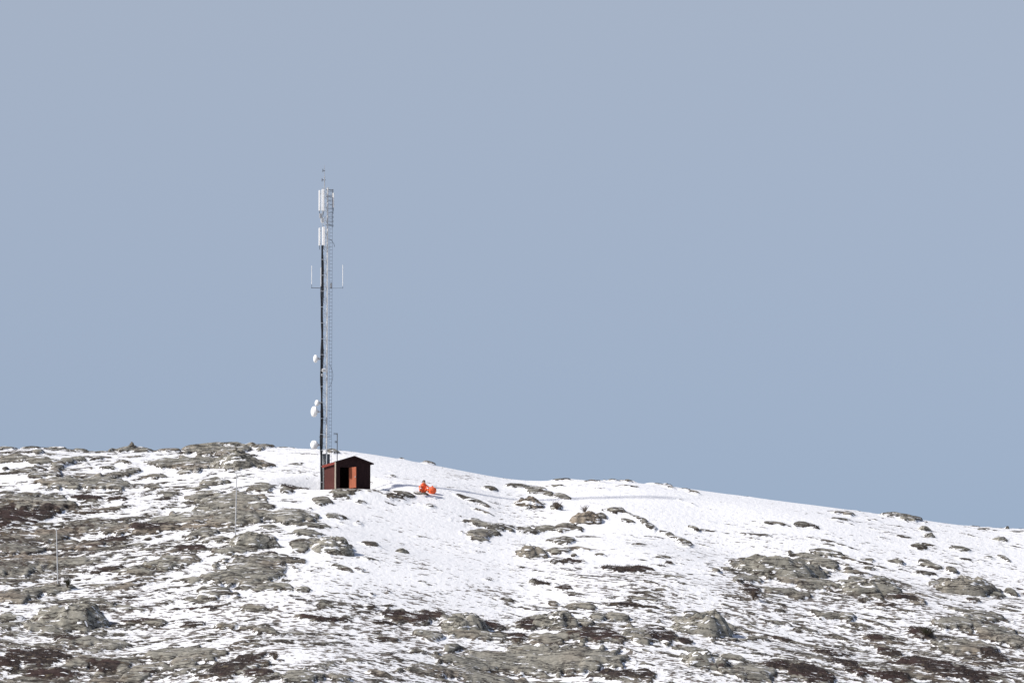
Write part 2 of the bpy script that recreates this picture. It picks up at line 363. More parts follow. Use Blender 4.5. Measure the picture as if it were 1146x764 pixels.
def ground_material():
    m, t, p = nmat('snowy_bedrock')
    geo = nn(t, 'ShaderNodeNewGeometry').outputs['Position']
    def attr(nm): 
        a = nn(t, 'ShaderNodeAttribute'); a.attribute_name = nm; return a.outputs['Fac']
    expo, hea, tone = attr('expo'), attr('heath'), attr('tone')
    fine = noise(t, mapv(t, geo, (.62, 1.15, 1.2), (0, 0, -.12)), 1.9, 6, .66, .3)
    e = mth(t, 'MULTIPLY_ADD', mth(t, 'SUBTRACT', fine, .5), .80, expo)
    streak = noise(t, mapv(t, geo, (.34, 1.15, 1.6), (0, 0, -.15)), 1.9, 5, .62, .4)
    patch = noise(t, geo, .22, 3, .6)
    lie = mth(t, 'MULTIPLY', rng(t, mth(t, 'ADD', streak, mth(t, 'MULTIPLY', patch, .22)),   .705, .72), rng(t, expo, .25, .45, 1, 0))
    e = mth(t, 'SUBTRACT', e, lie)
    bare = rng(t, e, -.012, .018)
    # rock
    big = noise(t, geo, .35, 5, .6)
    mid = noise(t, mapv(t, geo, (1, .7, 2.5), (0, 0, .5)), 2.2, 6, .65)
    rock = mixc(t, rng(t, big, .32, .68), (.120, .117, .100), (.262, .250, .212))
    rock = mixc(t, rng(t, mid, .35, .7), rock, (.32, .308, .265))
    rock = mixc(t, mth(t, 'MULTIPLY', rng(t, tone, .4, 1), .42), rock, (.24, .165, .11))
    speck = noise(t, geo, 9.0, 4, .7)
    rock = mixc(t, mth(t, 'MULTIPLY', rng(t, speck, .58, .78), .6), rock, (.075, .07, .06))
    crack = mth(t, 'ABSOLUTE', mth(t, 'SUBTRACT', noise(t, mapv(t, geo, (.30, .62, 1.3), (0, 0, .25)), 1.0, 5, .62, .6), .5))
    rock = mixc(t, rng(t, crack, .004, .026, .9, 0), rock, (.035, .03, .026))
    # heath: brown-red dwarf shrubs and dead grass
    hn = noise(t, geo, 3.2, 5, .7)
    heath = mixc(t, rng(t, hn, .38, .62), (.016, .012, .012), (.062, .046, .038))
    heath = mixc(t, mth(t, 'MULTIPLY', rng(t, noise(t, geo, .3, 3, .6), .45, .62), .6), heath, (.055, .030, .026))
    straw = noise(t, geo, .8, 5, .7)
    heath = mixc(t, rng(t, straw, .56, .70), heath, (.15, .125, .085))
    hm = rng(t, mth(t, 'MULTIPLY_ADD', mth(t, 'SUBTRACT', straw, .5), 2.6, hea), .40, .75)
    hm = mth(t, 'MAXIMUM', hm, mth(t, 'MULTIPLY', rng(t, mth(t, 'SUBTRACT', mth(t, 'ADD', streak, mth(t, 'MULTIPLY', expo, .35)), mth(t, 'MULTIPLY', patch, .2)), .385, .345), .9))
    g = mixc(t, hm, rock, heath)
    # withered moss along the edge of rock and snow, widened to paint shaded undersides
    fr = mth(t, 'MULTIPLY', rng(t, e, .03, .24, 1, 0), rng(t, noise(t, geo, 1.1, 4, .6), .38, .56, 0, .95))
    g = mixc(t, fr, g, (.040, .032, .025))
    fl = noise(t, mapv(t, geo, (.55, .95, .75), (0, 0, .12)), 2.4, 4, .6)
    fleck = mth(t, 'MULTIPLY', rng(t, mth(t, 'ADD', fl, mth(t, 'MULTIPLY', attr('fleck'), .22)), .72, .765), .92)
    sn = noise(t, geo, .25, 3, .5)
    snow = mixc(t, sn, (.80, .812, .832), (.86, .867, .876))
    snow = mixc(t, fleck, snow, (.10, .08, .06))
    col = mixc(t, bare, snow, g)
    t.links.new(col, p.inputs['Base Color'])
    t.links.new(rng(t, bare, 0, 1, .55, .85, False), p.inputs['Roughness'])
    p.inputs['Specular IOR Level'].default_value = .25
    bh = mth(t, 'MULTIPLY', mth(t, 'ADD', mth(t, 'MULTIPLY', mid, .12), mth(t, 'MULTIPLY', speck, .02)), bare)
    bh = mth(t, 'ADD', bh, mth(t, 'MULTIPLY', noise(t, mapv(t, geo, (1, .6, 1)), 2.0, 5, .6), .10))
    bh = mth(t, 'SUBTRACT', bh, mth(t, 'MULTIPLY', rng(t, crack, 0, .03, .06, 0), bare))
    bh = mth(t, 'SUBTRACT', bh, mth(t, 'MULTIPLY', bare, .05))
    b = nn(t, 'ShaderNodeBump'); b.inputs['Strength'].default_value = .9; b.inputs['Distance'].default_value = 1.0
    t.links.new(bh, b.inputs['Height']); t.links.new(b.outputs[0], p.inputs['Normal'])
    return m
M_GROUND = ground_material()

def simple(name, col, rough=.6, metal=0.0, var=.25, scale=6.0, spec=.5, stretch=(1, 1, 1), bump=0.0, bscale=30):
    m, t, p = nmat(name)
    tc = nn(t, 'ShaderNodeTexCoord').outputs['Object']
    v = mapv(t, tc, stretch)
    n1 = noise(t, v, scale, 5, .6)
    lo = tuple(c * (1 - var) for c in col); hi = tuple(min(1, c * (1 + var)) for c in col)
    t.links.new(mixc(t, rng(t, n1, .3, .7), lo, hi), p.inputs['Base Color'])
    p.inputs['Roughness'].default_value = rough; p.inputs['Metallic'].default_value = metal
    p.inputs['Specular IOR Level'].default_value = spec
    if bump:
        b = nn(t, 'ShaderNodeBump'); b.inputs['Strength'].default_value = bump; b.inputs['Distance'].default_value = .03
        t.links.new(noise(t, v, bscale, 3), b.inputs['Height']); t.links.new(b.outputs[0], p.inputs['Normal'])
    return m

me = grid_mesh('hillside', X, Y, Zf)
set_attr(me, 'expo', EX); set_attr(me, 'fleck', np.clip(FK + perlin(X / 7, Y / 5, 88) * .45, 0, 1)); set_attr(me, 'heath', HEA + 1.0 * np.clip(D - .1, 0, 1) + .25 * perlin(X / 6, Y / 4, 77))
set_attr(me, 'tone', np.clip(.35 + perlin(X / 5, Y / 4, 78) * .6 + np.clip(D, 0, 1) * .3, 0, 1))
me.materials.append(M_GROUND)
hill = bpy.data.objects.new('hillside', me); C.objects.link(hill); hill['kind'] = 'structure'

# ------------------------------------------------------------------ lookups on the finished hill
def zat(x, y):
    i = min(max(np.searchsorted(AX, x) - 1, 0), len(AX) - 2); j = min(max(np.searchsorted(AY, y) - 1, 0), len(AY) - 2)
    fx = (x - AX[i]) / (AX[i + 1] - AX[i]); fy = (y - AY[j]) / (AY[j + 1] - AY[j])
    return float((Zf[j, i] * (1 - fx) + Zf[j, i + 1] * fx) * (1 - fy) + (Zf[j + 1, i] * (1 - fx) + Zf[j + 1, i + 1] * fx) * fy)
def hit(u, v):
    r = ray(u, v); y = 505.0
    best = (1e9, y)
    while y < 632:
        x = r[0] * y / r[1]; z = r[2] * y / r[1]; g = z - zat(x, y)
        if g < 0: return Vector((x, y, zat(x, y)))
        if g < best[0]: best = (g, y)
        y += .1
    y = best[1]; x = r[0] * y / r[1]
    return Vector((x, y, zat(x, y)))
def plane_pt(u, v, y):
    """point at depth y in the direction of a place in the photograph (for reading off sizes)"""
    r = ray(u, v); return Vector((r[0] * y / r[1], y, r[2] * y / r[1]))

# ------------------------------------------------------------------ object helpers
def tag(o, label, cat, group=None, kind=None):
    if label: o['label'] = label
    if cat: o['category'] = cat
    if group: o['group'] = group
    if kind: o['kind'] = kind
    return o
def empty(name, loc, label, cat, group=None, rot=(0, 0, 0)):
    o = bpy.data.objects.new(name, None); C.objects.link(o); o.location = loc; o.rotation_euler = rot
    o.empty_display_size = .3
    return tag(o, label, cat, group)
def obj(name, bm, mat, parent=None, smooth=False):
    me = bpy.data.meshes.new(name)
    bmesh.ops.recalc_face_normals(bm, faces=bm.faces)
    bm.to_mesh(me); bm.free()
    for m_ in (mat if isinstance(mat, (list, tuple)) else [mat]): me.materials.append(m_)
    if smooth:
        for p_ in me.polygons: p_.use_smooth = True
    o = bpy.data.objects.new(name, me); C.objects.link(o)
    if parent: o.parent = parent
    return o
def box(bm, lo, hi, mat=None, bev=0.0):
    c = [(a + b) / 2 for a, b in zip(lo, hi)]; s = [b - a for a, b in zip(lo, hi)]
    r = bmesh.ops.create_cube(bm, size=1, matrix=(mat or Matrix()) @ Matrix.Translation(c) @ Matrix.Diagonal((*s, 1)))
    if bev:
        es = list({e for v in r['verts'] for e in v.link_edges})
        bmesh.ops.bevel(bm, geom=es, offset=bev, segments=1, affect='EDGES')
def tube(bm, a, b, r, seg=6, r2=None):
    a, b = Vector(a), Vector(b); d = b - a
    q = d.to_track_quat('Z', 'Y').to_matrix().to_4x4()
    bmesh.ops.create_cone(bm, cap_ends=True, segments=seg, radius1=r, radius2=r if r2 is None else r2, depth=d.length,
                          matrix=Matrix.Translation((a + b) / 2) @ q)
def path(bm, pts, r, seg=6):
    for a, b in zip(pts[:-1], pts[1:]): tube(bm, a, b, r, seg)
def NB(): return bmesh.new()
def objs(name, bm, mat, parent=None, smooth=False):
    """every separate piece of the mesh becomes a part of its own"""
    left = set(bm.verts); out = []
    while left:
        st = [next(iter(left))]; comp = set(st)
        while st:
            v = st.pop()
            for e in v.link_edges:
                q = e.other_vert(v)
                if q not in comp: comp.add(q); st.append(q)
        left -= comp; out.append(comp)
    res = []
    for comp in out:
        nb = bmesh.new(); mp = {v: nb.verts.new(v.co) for v in comp}
        for f in {f for v in comp for f in v.link_faces}: nb.faces.new([mp[v] for v in f.verts])
        res.append(obj(name, nb, mat, parent, smooth))
    bm.free(); return res

# ------------------------------------------------------------------ boulders
def boulder(u, v, ru, rv, h, tone, label, k):
    f = hit(u, min(v + rv * .85, 775))
    sc = FPX / f.y
    a = ru * 1.12 / sc; b = min(a * .75, rv * 2.0 / sc + .3); 
    cx, cy = f.x, f.y + b * .9
    cz = zat(cx, cy)
    nr, na = 26, 72
    top = plane_pt(u, v - rv, cy).z
    h = max(h * .55, min(top - cz, h * 1.9))
    cos, vs, ex = [], [], []
    rg = np.linspace(0, 1.25, nr)
    ang = np.linspace(0, 2 * np.pi, na, endpoint=False)
    RR, AA = np.meshgrid(rg, ang, indexing='ij')
    lob = 1 + .28 * perlin(np.cos(AA) * 1.3 + k * 3, np.sin(AA) * 1.3, k) + .12 * perlin(np.cos(AA) * 3.3, np.sin(AA) * 3.3 + k, k + 5)
    px = RR * np.cos(AA) * a * lob; py = RR * np.sin(AA) * b * lob
    prof = np.where(RR < 1, (1 - np.clip(RR, 0, 1) ** 1.9) ** .95, 0)
    lop = 1 + .22 * (px / a) * (1 if k % 3 else -1)
    wx, wy = px + cx, py + cy
    det = fbm(wx / (a * .55 + .4), wy / (a * .3 + .3), 50 + k, 5, .55) * .42 * h + np.abs(perlin(wx / .9, wy / .55, 51 + k)) * -.22 * min(h, 1)
    zz = cz + prof * h * lop + det * np.clip(prof * 1.6, 0, 1)
    gz = np.array([[zat(float(wx[i, j]), float(wy[i, j])) for j in range(na)] for i in range(nr)])
    zz = np.maximum(zz - (cz - gz) * .75 * np.clip(1 - prof, 0, 1), -1e9)
    zz = np.where(RR >= 1, np.minimum(zz, gz) - (RR - 1) * 1.6 - .05, zz)
    me = bpy.data.meshes.new('boulder')
    verts = [(0.0, 0.0, float(zz[0, 0] - cz))]
    for i in range(1, nr):
        for j in range(na): verts.append((float(px[i, j]), float(py[i, j]), float(zz[i, j] - cz)))
    faces = [(0, 1 + j, 1 + (j + 1) % na) for j in range(na)]
    for i in range(1, nr - 1):
        for j in range(na):
            q = 1 + (i - 1) * na; faces.append((q + j, q + na + j, q + na + (j + 1) % na, q + (j + 1) % na))
    me.from_pydata(verts, [], faces)
    for p_ in me.polygons: p_.use_smooth = True
    me.materials.append(M_GROUND)
    sn = perlin(wx / 1.4, wy / .35, 90 + k) + .6 * perlin(wx / .6, wy / .2, 91 + k)
    e = .30 - np.clip(sn - .55, 0, 1) * .8 - np.clip(prof - .9, 0, 1) * .4
    e = np.where(RR > .97, .12, e)
    if a < 1: e[:] = .3
    set_attr(me, 'expo', [e[0, 0]] + list(e[1:].ravel()))
    set_attr(me, 'heath', [0.0] * len(verts)); set_attr(me, 'fleck', [0.0] * len(verts)); set_attr(me, 'tone', [tone] * len(verts))
    o = bpy.data.objects.new('boulder', me); C.objects.link(o); o.location = (cx, cy, cz)
    tag(o, label, 'boulder', 'boulders and slabs sticking out of the snow')
    return o, (cx, cy, cz + float(zz.max() - cz))
btop = {}
for k, b_ in enumerate(BOULD):
    _, btop[k] = boulder(*b_, k)

# cairns of piled stones
M_STONE = simple('cairn_stone', (.17, .155, .13), .9, 0, .35, 5, .2)
def cairn(p, h, wd, label, n, seed):
    rd = random.Random(seed); root = empty('cairn', p, label, 'cairn', 'little stone piles')
    for i in range(n):
        f = i / (n - 1); bm = NB()
        bmesh.ops.create_icosphere(bm, subdivisions=2, radius=1)
        r = wd * (1 - .72 * f) * .42 * rd.uniform(.8, 1.15)
        rr = wd * .5 * (1 - f) ** 1.1; an = i * 2.4
        for v in bm.verts:
            n_ = 1 + rd.uniform(-.13, .13); v.co = Vector((v.co.x * r * n_, v.co.y * r * n_, v.co.z * r * .62 * n_))
        o = obj('stone', bm, M_STONE, root); o.location = (math.cos(an) * rr * .75, math.sin(an) * rr * .75, f * h * .9)
        o.rotation_euler = (rd.uniform(-.3, .3), rd.uniform(-.3, .3), rd.uniform(0, 3))
p = hit(147.5, 499.5); cairn(p, .5, .6, 'small dark cairn of piled stones on the left skyline knoll', 9, 3)
bt = btop[1]; cairn(Vector(bt) + Vector((.1, -.1, -.12)), .5, .5, 'tiny stone pile on top of the cracked grey boulder', 6, 4)

# ------------------------------------------------------------------ hut
M_RED = simple('falu_red_boards', (.092, .032, .028), .8, 0, .35, 3, .2, (14, 14, .4), .6, 5)
M_DKRED = simple('shaded_red_boards', (.031, .015, .015), .85, 0, .4, 3, .2, (14, 14, .4), .6, 5)  # darker copy of the red boards; the sunless walls' shade is in the colour
M_ROOF = simple('tarred_roof_felt', (.045, .030, .028), .9, 0, .3, 4, .2)
M_DOOR = simple('orange_door_paint', (.31, .09, .045), .6, 0, .22, 3, .3, (6, 6, .6))
M_PALE = simple('bleached_wood', (.58, .50, .40), .8, 0, .25, 5, .2, (5, 5, .5))
M_INT = simple('bare_inner_boards', (.10, .065, .045), .9, 0, .3, 3, .1, (8, 8, .6))
M_WHITE = simple('white_enamel', (.80, .80, .79), .4, 0, .05, 4)
M_GALV = simple('galvanised_steel', (.50, .51, .52), .45, .6, .12, 6)
M_DARKM = simple('dark_weathered_steel', (.10, .105, .12), .5, .4, .3, 6)
M_CABLE = simple('black_cable_sheath', (.012, .012, .014), .5, 0, .2, 6)
M_GREYBOX = simple('grey_painted_cabinet', (.16, .17, .18), .5, 0, .12, 5)

HYAW = R(22)
hfl = plane_pt(376, 546.5, hy - 1.7)                  # front left corner on the ground
hut = empty('hut', (0, 0, 0), 'small dark red wooden hut with gable roof and its door open, beside the mast', 'hut', rot=(0, 0, HYAW))
W_, L_, EH, RH = 3.42, 3.15, 2.42, 2.98               # front width, depth, eave and ridge height
hut.location = (hfl.x, hfl.y, hz + .12)
hfl_z = hz + .12
th = .09
def hutpart(name, fn, mat, parent=None, **k):
    bm = NB(); fn(bm); return obj(name, bm, mat, parent or hut, **k)
# local: x along the front (left to right), y into the hut, z up
hutpart('side_wall', lambda bm: [box(bm, (-.0, 0, 0), (th, L_, EH))] + [box(bm, (-.018, i * .21 + .02, .0), (-.001, i * .21 + .12, EH)) for i in range(15)], M_RED)
hutpart('side_wall', lambda bm: box(bm, (W_ - th, 0, 0), (W_, L_, EH)), M_DKRED)
def gable(bm, y0, y1, op=None):
    def prism(pts):
        a = [bm.verts.new((x, y0, z)) for x, z in pts]; b = [bm.verts.new((x, y1, z)) for x, z in pts]
        bm.faces.new(a); bm.faces.new(b[::-1])
        for i in range(len(pts)):
            j = (i + 1) % len(pts); bm.faces.new((a[i], a[j], b[j], b[i]))
    x0, x1 = th + .001, W_ - th - .001; sl_ = (RH - EH) / (W_ / 2)
    top = lambda x: EH + sl_ * min(x, W_ - x)
    if op is None: prism([(x0, 0), (x1, 0), (x1, top(x1)), (W_ / 2, RH), (x0, top(x0))])
    else:
        a, b, hh = op
        prism([(x0, 0), (a, 0), (a, top(a)), (x0, top(x0))])
        prism([(a, hh), (b, hh), (b, top(b)), (a, top(a))] if b <= W_ / 2 else [(a, hh), (b, hh), (b, top(b)), (W_ / 2, RH), (a, top(a))])
        prism([(b, 0), (x1, 0), (x1, top(x1)), (b, top(b))] if b > W_ / 2 else [(b, 0), (x1, 0), (x1, top(x1)), (W_ / 2, RH), (b, top(b))])
DO = (.38, 1.28, 2.02)
def front(bm):
    gable(bm, 0.004, th, DO)
    sl_ = (RH - EH) / (W_ / 2)
    for i in range(17):
        x = .03 + i * .2
        if x + .1 > W_: break
        z0 = 0 if (x + .1 < DO[0] or x > DO[1]) else DO[2] + .12
        box(bm, (x, -.014, z0), (x + .1, .003, EH + sl_ * min(x, W_ - x - .1) - .02))
hutpart('front_wall', front, M_DKRED)
hutpart('back_wall', lambda bm: gable(bm, L_ - th, L_), M_DKRED)
hutpart('floor', lambda bm: box(bm, (th + .002, th + .002, .02), (W_ - th - .002, L_ - th - .002, .08)), M_INT)
hutpart('door_frame', lambda bm: [box(bm, (DO[0] - .07, -.03, .0), (DO[0], .02, DO[2] + .07)), box(bm, (DO[1], -.03, .0), (DO[1] + .07, .02, DO[2] + .07)), box(bm, (DO[0] + .001, -.03, DO[2]), (DO[1] - .001, .02, DO[2] + .07))], M_DKRED)
def roof(bm):
    o = .20; sl_ = (RH - EH) / (W_ / 2); zt = .09
    for s in (0, 1):
        xs = [-o, W_ / 2] if s == 0 else [W_ + o, W_ / 2]
        z = [EH - o * sl_ + .02, RH + .02]
        v = []
        for y in (-.28, L_ + .25):
            for dz in (0, zt):
                v.append(bm.verts.new((xs[0], y, z[0] + dz))); v.append(bm.verts.new((xs[1], y, z[1] + dz)))
        for f in ((0, 1, 3, 2), (4, 6, 7, 5), (0, 4, 5, 1), (2, 3, 7, 6), (0, 2, 6, 4), (1, 5, 7, 3)): bm.faces.new([v[i] for i in f])
rf = hutpart('roof', roof, M_ROOF)
def barge(bm):
    sl_ = (RH - EH) / (W_ / 2)
    for s in (0, 1):
        x0, x1 = (-.22, W_ / 2) if s == 0 else (W_ + .22, W_ / 2)
        z0 = EH - .2 * sl_ - .03; z1 = RH - .03
        v = [bm.verts.new((x, y, z)) for y in (-.31, -.283) for x, z in ((x0, z0), (x1, z1), (x1, z1 + .15), (x0, z0 + .15))]
        for f in ((0, 1, 2, 3), (7, 6, 5, 4), (0, 4, 5, 1), (1, 5, 6, 2), (2, 6, 7, 3), (3, 7, 4, 0)): bm.faces.new([v[i] for i in f])
hutpart('barge_board', barge, M_DKRED, rf)
M_FASC = simple('bright_red_fascia', (.17, .035, .026), .75, 0, .25, 3, .2, (3, 3, 3))
hutpart('fascia_board', lambda bm: box(bm, (-.235, -.28, EH - .20), (-.205, L_ + .25, EH + .03)), M_FASC, rf)
# door leaf hinged on the right of the opening and swung past square
d_ = empty('door', (DO[1] + .01, -.035, .06), None, None); d_.parent = hut
bm = NB(); box(bm, (0, -.022, 0), (.90, .022, 1.94)); 
for i in range(8): box(bm, (.012 + i * .111, .0225, .01), (.108 + i * .111, .034, 1.93))
bpy.data.objects.remove(d_)
dr = obj('door', bm, M_DOOR, hut); dr.location = (DO[1] + .01, -.035, .06)
dr.rotation_euler = (0, 0, R(-90 + 26))
bm = NB(); box(bm, (.80, -.07, .95), (.86, -.022, 1.08)); tube(bm, (.83, .035, 1.0), (.83, .08, 1.0), .02); obj('handle', bm, M_GALV, dr)
bm = NB()
for z in (.35, 1.0, 1.6): box(bm, (.05, .0345, z), (.86, .045, z + .07))
objs('ledge', bm, M_DOOR, dr)
# stone footing
for i, (x, y) in enumerate([(.15, .1), (.9, .05), (1.7, .08), (2.5, .06), (3.25, .12), (.12, 1.1), (.1, 2.1), (.15, 3.0), (3.3, 1.6), (3.3, 3.0)]):
    rd = random.Random(i); bm = NB(); bmesh.ops.create_icosphere(bm, subdivisions=2, radius=1)
    for v in bm.verts: v.co = Vector((v.co.x * .36, v.co.y * .26, v.co.z * .3)) * rd.uniform(.86, 1.1)
    o = obj('footing_stone', bm, M_STONE, hut); o.location = (x, y, -.24)
bm = NB(); box(bm, (-.01, -.01, -.16), (W_ + .01, .12, -.002)); box(bm, (-.01, .1205, -.16), (.12, L_, -.002)); box(bm, (W_ - .12, .1205, -.16), (W_ + .01, L_, -.002))
obj('sill_beam', bm, M_DKRED, hut)

# pale post at the hut's front corner
pp = Vector((hfl.x - .02, hfl.y - 1.6, 0)); pp.z = zat(pp.x, pp.y)
po = empty('wooden_post', pp, 'pale weathered wooden post standing against the front left corner of the hut', 'post')
ztop = plane_pt(376, 516.5, pp.y).z - pp.z
bm = NB(); box(bm, (-.06, -.06, -.3), (.06, .06, ztop), bev=.012); obj('shaft', bm, M_PALE, po)
bm = NB(); box(bm, (-.08, -.08, ztop + .001), (.08, .08, ztop + .05), bev=.012); obj('cap', bm, M_DKRED, po)

# ------------------------------------------------------------------ mast
my = hy + 1.3
def PM(u, v, dy=0): return plane_pt(u, v, my + dy)
mb = PM(362.6, 546); mz = zat(mb.x, mb.y)
mt = PM(364.1, 210)
mast = empty('radio_mast', (mb.x, mb.y, mz), 'tall thin steel lattice mast with black cables, carrying all the aerials beside the hut', 'mast')
MO = Vector((mb.x, mb.y, mz))
ax = (mt - MO)
H = mt.z - mz
def ML(u, v, dy=0): return PM(u, v, dy) - MO                       # mast-local position from a place
lean = lambda z: Vector((ax.x * z / H, ax.y * z / H, 0))
rad = .27
legp = [Vector((-rad, .05, 0)), Vector((rad * .95, -.18, 0)), Vector((rad * .6, .30, 0))]
mats_leg = [M_DARKM, M_WHITE, M_GALV]
M_LEG = simple('pale_galvanised_tube', (.50, .51, .52), .5, .25, .1, 5)
for i, lp in enumerate(legp):
    bm = NB(); tube(bm, lp + Vector((0, 0, -.4)), lp + lean(H) + Vector((0, 0, H)), .055 if i == 1 else .03, 8)
    obj('leg', bm, M_LEG if i == 1 else M_GALV, mast)
bm = NB(); n = 46; hz_ = H / n
for k in range(n):
    z0, z1 = k * hz_, (k + 1) * hz_
    for a, b in ((0, 1), (1, 2), (2, 0)):
        A_, B_ = (a, b) if k % 2 else (b, a)
        tube(bm, legp[A_] + lean(z0) + Vector((0, 0, z0)), legp[B_] + lean(z1) + Vector((0, 0, z1)), .016, 4)
        if k % 2 == 0: tube(bm, legp[a] + lean(z1) + Vector((0, 0, z1)), legp[b] + lean(z1) + Vector((0, 0, z1)), .014, 4)
obj('bracing', bm, M_GALV, mast)
# black feeder bundle down the left side
bm = NB(); topc = ML(363, 275).z
for j in range(5):
    ox, oy = (-.09 + .045 * j), (-.10 - .05 * (j % 2))
    pts = []
    for k in range(41):
        z = topc * k / 40
        wob = .035 * math.sin(k * .55 + j * .4) + .02 * math.sin(k * 1.3 + j)
        pts.append(Vector((-rad + .02 + ox + wob, oy, z)) + lean(z))
    bm = NB(); path(bm, pts, .034, 6); obj('feeder_cable', bm, M_CABLE, mast)
bm = NB()
for z in np.arange(1.0, topc, 1.5): box(bm, (-rad - .13, -.21, z), (-rad + .16, -.19, z + .05), Matrix.Translation(lean(z)))
objs('cable_clamp', bm, M_GALV, mast)
# climbing ladder on the right
lad_top = ML(370, 212).z
bm = NB(); lx = .60
zb = ML(369, 500).z
for dx in (-.02, .22):
    tube(bm, Vector((lx + dx - .14, 0, .3)), Vector((lx + dx - .14, 0, lad_top)) + lean(lad_top), .012, 5)
z = .5
while z < lad_top:
    tube(bm, Vector((lx - .16, 0, z)) + lean(z), Vector((lx + .08, 0, z)) + lean(z), .013, 4); z += .33
obj('ladder', bm, M_DARKM, mast)
bm = NB(); z = 1.2
while z < lad_top:
    tube(bm, Vector((.2, 0, z)) + lean(z), Vector((lx - .1, 0, z)) + lean(z), .014, 4); z += 2.2
objs('ladder_bracket', bm, M_DARKM, mast)
# concrete foot
bm = NB(); box(bm, (-.55, -.45, -.5), (.55, .55, .1), bev=.03); obj('foundation', bm, simple('concrete', (.33, .32, .30), .9), mast)
# top spire
bm = NB(); a = ML(363.2, 212); b = ML(363.2, 197); c = ML(363.0, 185)
tube(bm, a, b, .05); tube(bm, b, c, .02); obj('spire', bm, M_GALV, mast)

def sep(name, fn, mat, label, cat, group, org, extra=()):
    """an aerial: a thing bolted on to the mast"""
    r = empty(name, org, label, cat, group)
    bm = NB(); fn(bm); obj(extra[0] if extra else 'radiator', bm, mat, r)
    return r
# little wind-vane like aerial and its arms at the very top
def whip_cross(u, v, wpx, label):
    o = PM(u, v); r = empty('dipole_aerial', o, label, 'aerial', 'small aerials at the mast head')
    hw = wpx / 12 / 2
    bm = NB(); tube(bm, (-hw, 0, 0), (hw, 0, 0), .03); obj('boom', bm, M_DARKM, r)
    bm = NB(); tube(bm, (-hw, 0, -.16), (-hw, 0, .16), .035); objs('element', bm, M_DARKM, r)
whip_cross(362.6, 191, 2.6, 'topmost tiny dark aerial arm on the spire of the mast')
whip_cross(362.4, 201.5, 4.0, 'second tiny dark aerial arm from the top of the mast spire')
# panel antennas
def panel(u0, u1, v0, v1, label, dy=-.3):
    a, b = PM(u0, v1, dy), PM(u1, v0, dy); wv = (b.x - a.x); hv = b.z - a.z
    r = empty('panel_antenna', ((a.x + b.x) / 2, a.y, a.z), label, 'antenna', 'white panel antennas at the top of the mast')
    bm = NB(); box(bm, (-wv / 2, -.08, 0), (wv / 2, .08, hv), bev=min(.04, wv * .2)); obj('radome', bm, M_WHITE, r)
    bm = NB()
    for f in (.15, .85): tube(bm, (0, .08, hv * f), (.12 if u0 < 359 else 0, .42, hv * f), .03)
    objs('bracket', bm, M_DARKM, r)
    bm = NB(); tube(bm, (0, 0, 0), (wv * .1, .15, -.35), .025); obj('jumper_cable', bm, M_CABLE, r)
panel(356.6, 358.7, 213, 236, 'upper left narrow white panel antenna at the mast head')
panel(359.9, 363.3, 212, 236, 'upper right broad white panel antenna at the mast head', -.45)
panel(356.6, 358.7, 255, 275, 'lower left narrow white panel antenna near the mast head')
panel(360.4, 364.0, 254, 274.5, 'lower right broad white panel antenna near the mast head', -.45)
panel(372.2, 374.0, 216, 232, 'short narrow white panel antenna on the right side of the mast head', -.1)
# remote radio units between the panels
def unit(u, v, w_, h_, label, mat):
    o = PM(u, v, -.42); r = empty('radio_unit', o, label, 'radio unit', 'small radio boxes on the mast')
    bm = NB(); box(bm, (-w_ / 2, -.1, -h_ / 2), (w_ / 2, .1, h_ / 2), bev=.03); obj('housing', bm, mat, r)
    bm = NB()
    for i in range(4): box(bm, (-w_ / 2 + .03 + i * (w_ - .06) / 4, -.13, -h_ / 2 + .04), (-w_ / 2 + .05 + i * (w_ - .06) / 4, -.101, h_ / 2 - .04))
    objs('cooling_fin', bm, M_GALV, r)
    bm = NB(); tube(bm, (0, .1, 0), (.03, .4, 0), .03); objs('bracket', bm, M_DARKM, r)
unit(359.2, 241.5, .32, .42, 'pale radio box just below the upper panel antennas', M_GALV)
unit(361.0, 246.5, .30, .48, 'white radio box midway between upper and lower panel antennas', M_WHITE)
unit(362.4, 414.2, .34, .30, 'small white box on the mast between the upper dish and the paired dishes', M_WHITE)
unit(360.7, 419.5, .22, .22, 'tiny pale box just under the small white box on the mast', M_LEG)
# ladder-like dipole array on the right of the head
o = PM(370.5, 256, -.1); r = empty('dipole_array', o, 'dark stacked dipole aerial like a little ladder, right side of the mast head', 'aerial')
hgt = (256 - 211) / 12.0
bm = NB(); tube(bm, (.09, 0, .1), (.09, 0, hgt), .022); obj('boom', bm, M_DARKM, r)
bm = NB()
for k in range(9):
    z = .3 + k * hgt / 9.3; tube(bm, (-.30, 0, z), (.20, 0, z), .015); tube(bm, (.2, 0, z - .13), (.2, 0, z + .13), .018)
objs('element', bm, M_DARKM, r)
bm = NB(); tube(bm, (-.5, 0, hgt - .05), (.22, 0, hgt - .05), .03); tube(bm, (-.5, 0, hgt - .7), (.05, 0, hgt - .7), .025); tube(bm, (-.5, 0, .35), (.05, 0, .35), .025); objs('bracket', bm, M_DARKM, r)
